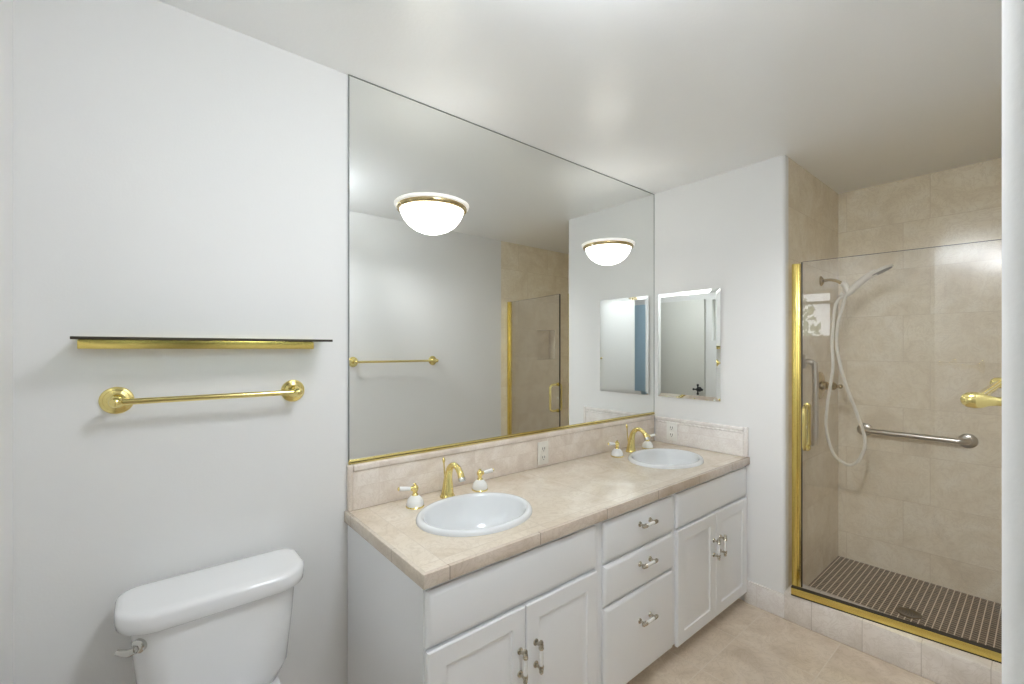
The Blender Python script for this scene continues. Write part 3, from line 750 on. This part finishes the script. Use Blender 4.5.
# hand shower on the tiled side wall
t_ = thing('hand_shower', 'white hand shower with hanging hose on a brass arm', 'shower head', (3.18, A, 1.83))
b = NB(); lathe(b, (3.18, A, 1.83), (0, -1, 0), [(0.030, 0.0003), (0.029, 0.004), (0.018, 0.012), (0.011, 0.016)], 28)
tube(b, [(3.18, A-0.008, 1.830), (3.18, A-0.045, 1.832), (3.18, A-0.080, 1.822), (3.18, A-0.112, 1.798)], 0.009, 14, 0, 5)
obj('shower_arm', b, M['brass2'], t_)
hb = Vector((3.18, A-0.130, 1.762))
b = NB(); tube(b, [(3.18, A-0.105, 1.804), (3.18, A-0.122, 1.790), hb, hb+Vector((0, -0.006, -0.022))], [0.014, 0.018, 0.018, 0.015], 16, 0, 3)
tube(b, [hb+Vector((-0.004, 0.030, -0.018)), hb+Vector((-0.004, 0.012, -0.032))], 0.012, 12)
obj('holder', b, M['showerhead'], t_)
b = NB(); tube(b, [hb+Vector((0.0, 0.004, -0.030)), hb+Vector((0, -0.02, -0.006)), hb+Vector((0, -0.058, 0.035)), hb+Vector((0, -0.100, 0.070)), hb+Vector((0, -0.135, 0.086))], [0.012, 0.019, 0.0185, 0.018, 0.021], 16, 0, 5)
hd = hb+Vector((0, -0.158, 0.092)); hn = Vector((0.0, -0.42, -0.9)).normalized()
u_ = Vector((0, -0.9, 0.42)).normalized()
old = set(b.verts); lathe(b, (0, 0, 0), (0, 0, 1), [(0.030, -0.014), (0.044, -0.010), (0.047, -0.002), (0.045, 0.004)], 28)
rot = Vector((0, 0, 1)).rotation_difference(hn).to_matrix()
for v in b.verts:
    if v not in old: v.co = hd + rot @ Vector((v.co.x*0.8, v.co.y*1.25, v.co.z))
wand = obj('wand', b, M['showerhead'], t_, ang=60)
b = NB(); lathe(b, (0, 0, 0), (0, 0, 1), [(0.040, 0.003), (0.040, 0.007), (0.030, 0.009)], 28)
for v in b.verts: v.co = hd + rot @ Vector((v.co.x*0.8, v.co.y*1.25, v.co.z))
obj('spray_face', b, M['nozzle'], wand)
b = NB(); hp = [hb+Vector((-0.004, 0.012, -0.032)), (3.165, -0.880, 1.712), (3.16, -0.862, 1.665), (3.155, -0.854, 1.56), (3.15, -0.850, 1.438), (3.15, -0.853, 1.293), (3.15, -0.826, 1.079), (3.15, -0.822, 0.931), (3.15, -0.856, 0.800),
     (3.16, -0.900, 0.752), (3.16, -0.940, 0.744), (3.16, -0.982, 0.790), (3.165, -1.003, 0.898), (3.17, -0.962, 1.053), (3.175, -0.904, 1.232), (3.175, -0.869, 1.417), (3.175, -0.872, 1.564), (3.18, -0.900, 1.690), hb+Vector((0, 0.003, -0.026))]
tube(b, hp, 0.0085, 12, 0, 8); obj('hose', b, M['hose'], t_, ang=60)
# valve
t_ = thing('shower_valve', 'brass shower valve with round plate on the tiled wall behind the hose', 'valve', (3.17, A, 1.195))
b = NB(); lathe(b, (3.17, A, 1.195), (0, -1, 0), [(0.082, 0.0003), (0.080, 0.005), (0.060, 0.010), (0.034, 0.013), (0.030, 0.022)], 40); obj('escutcheon', b, M['brass2'], t_)
b = NB(); lathe(b, (3.17, A, 1.195), (0, -1, 0), [(0.024, 0.018), (0.024, 0.036), (0.016, 0.040), (0.016, 0.050), (0.022, 0.056), (0.024, 0.068), (0.018, 0.078), (0.010, 0.084), (0.010, 0.092), (0.014, 0.098), (0.013, 0.106), (0.006, 0.112), (0, 0.114)], 28); obj('knob', b, M['brass2'], t_)
# grab bars
def grab(name, label, a, c, nrm, mat, fl=0.040, off=0.055):
    a = Vector(a); c = Vector(c); n_ = Vector(nrm); d = (c-a).normalized()
    t = thing(name, label, 'grab bar', a, 'metal shower grab bars')
    bm = NB(); R = 0.0165
    pts = [a+n_*0.004, a+n_*(off*0.5), a+n_*(off*0.82)+d*0.010, a+n_*off+d*0.035, c+n_*off-d*0.035, c+n_*(off*0.82)-d*0.010, c+n_*(off*0.5), c+n_*0.004]
    tube(bm, pts, R, 16, 0, 4); obj('bar', bm, mat, t, ang=60)
    for p in (a, c):
        bm = NB(); lathe(bm, p, n_, [(fl, 0.0003), (fl, 0.003), (fl*0.8, 0.009), (R+0.002, 0.012)], 32); obj('flange', bm, mat, t)
    return t
grab('grab_bar', 'horizontal steel grab bar on the back wall of the shower', (XB, -0.925, 0.905), (XB, -1.385, 0.905), (-1, 0, 0), M['steel'])
grab('grab_bar', 'upright steel grab bar on the side wall behind the brass pull', (2.885, A, 1.345), (2.885, A, 0.885), (0, -1, 0), M['steel'])
# drain
t_ = thing('shower_drain', 'round bronze drain set in the mosaic shower floor', 'drain', (3.045, -1.21, 0.05))
b = NB(); lathe(b, (3.045, -1.21, 0.05), (0, 0, 1), [(0.052, 0.0002), (0.052, 0.003), (0.045, 0.004), (0.042, 0.0022)], 32); obj('grate', b, M['bronze'], t_)
b = NB()
for rr, k in ((0.012, 6), (0.024, 12)):
    for i in range(k):
        lathe(b, (3.045+rr*cos(2*pi*i/k), -1.21+rr*sin(2*pi*i/k), 0.0524), (0, 0, 1), [(0.0028, 0), (0.0028, 0.0005)], 8)
obj('drain_holes', b, M['slot'], t_)

# ------------------------------------------------------------------ outdoors beyond the high window
b = NB(); box(b, -30, -0.6, -18, 12, -0.4, -0.35); g = struct('ground_outside', b, M['grass'], label='grass outside the high window', cat='ground')
def bush(x, y, h, label, n=900, seed=1):
    rnd = random.Random(seed); t = thing('garden_tree', label, 'tree', (x, y, -0.35), 'garden trees outside the window')
    bm = NB(); tube(bm, [(x, y, -0.35), (x+0.05, y, h*0.4), (x, y+0.05, h*0.8)], [0.09, 0.07, 0.03], 8); obj('trunk', bm, M['bark'], t)
    bm = NB()
    for i in range(n):
        a = rnd.uniform(0, 2*pi); q = rnd.uniform(0.15, 1)**0.5; zz = rnd.uniform(-1, 1)
        rr = 1.1*q*(1-zz*zz*0.8)**0.5
        c = Vector((x+rr*cos(a), y+rr*sin(a), h*0.56 + zz*h*0.40))
        u = Vector((rnd.gauss(0, 1), rnd.gauss(0, 1), rnd.gauss(0, 1))).normalized(); v = u.orthogonal().normalized()
        s = rnd.uniform(0.07, 0.14)
        vs = [bm.verts.new(c+u*s), bm.verts.new(c+v*s*0.5), bm.verts.new(c-u*s), bm.verts.new(c-v*s*0.5)]
        bm.faces.new(vs)
    obj('foliage', bm, M['leaf'], t, smooth=False)
bush(-6.2, 0.3, 3.0, 'leafy green garden tree, nearest the house end of the window view', seed=1)
bush(-6.8, -2.3, 2.8, 'leafy green garden tree in the middle of the window view', seed=2)
bush(-6.4, -4.9, 3.2, 'leafy green garden tree at the far end of the window view', seed=3)
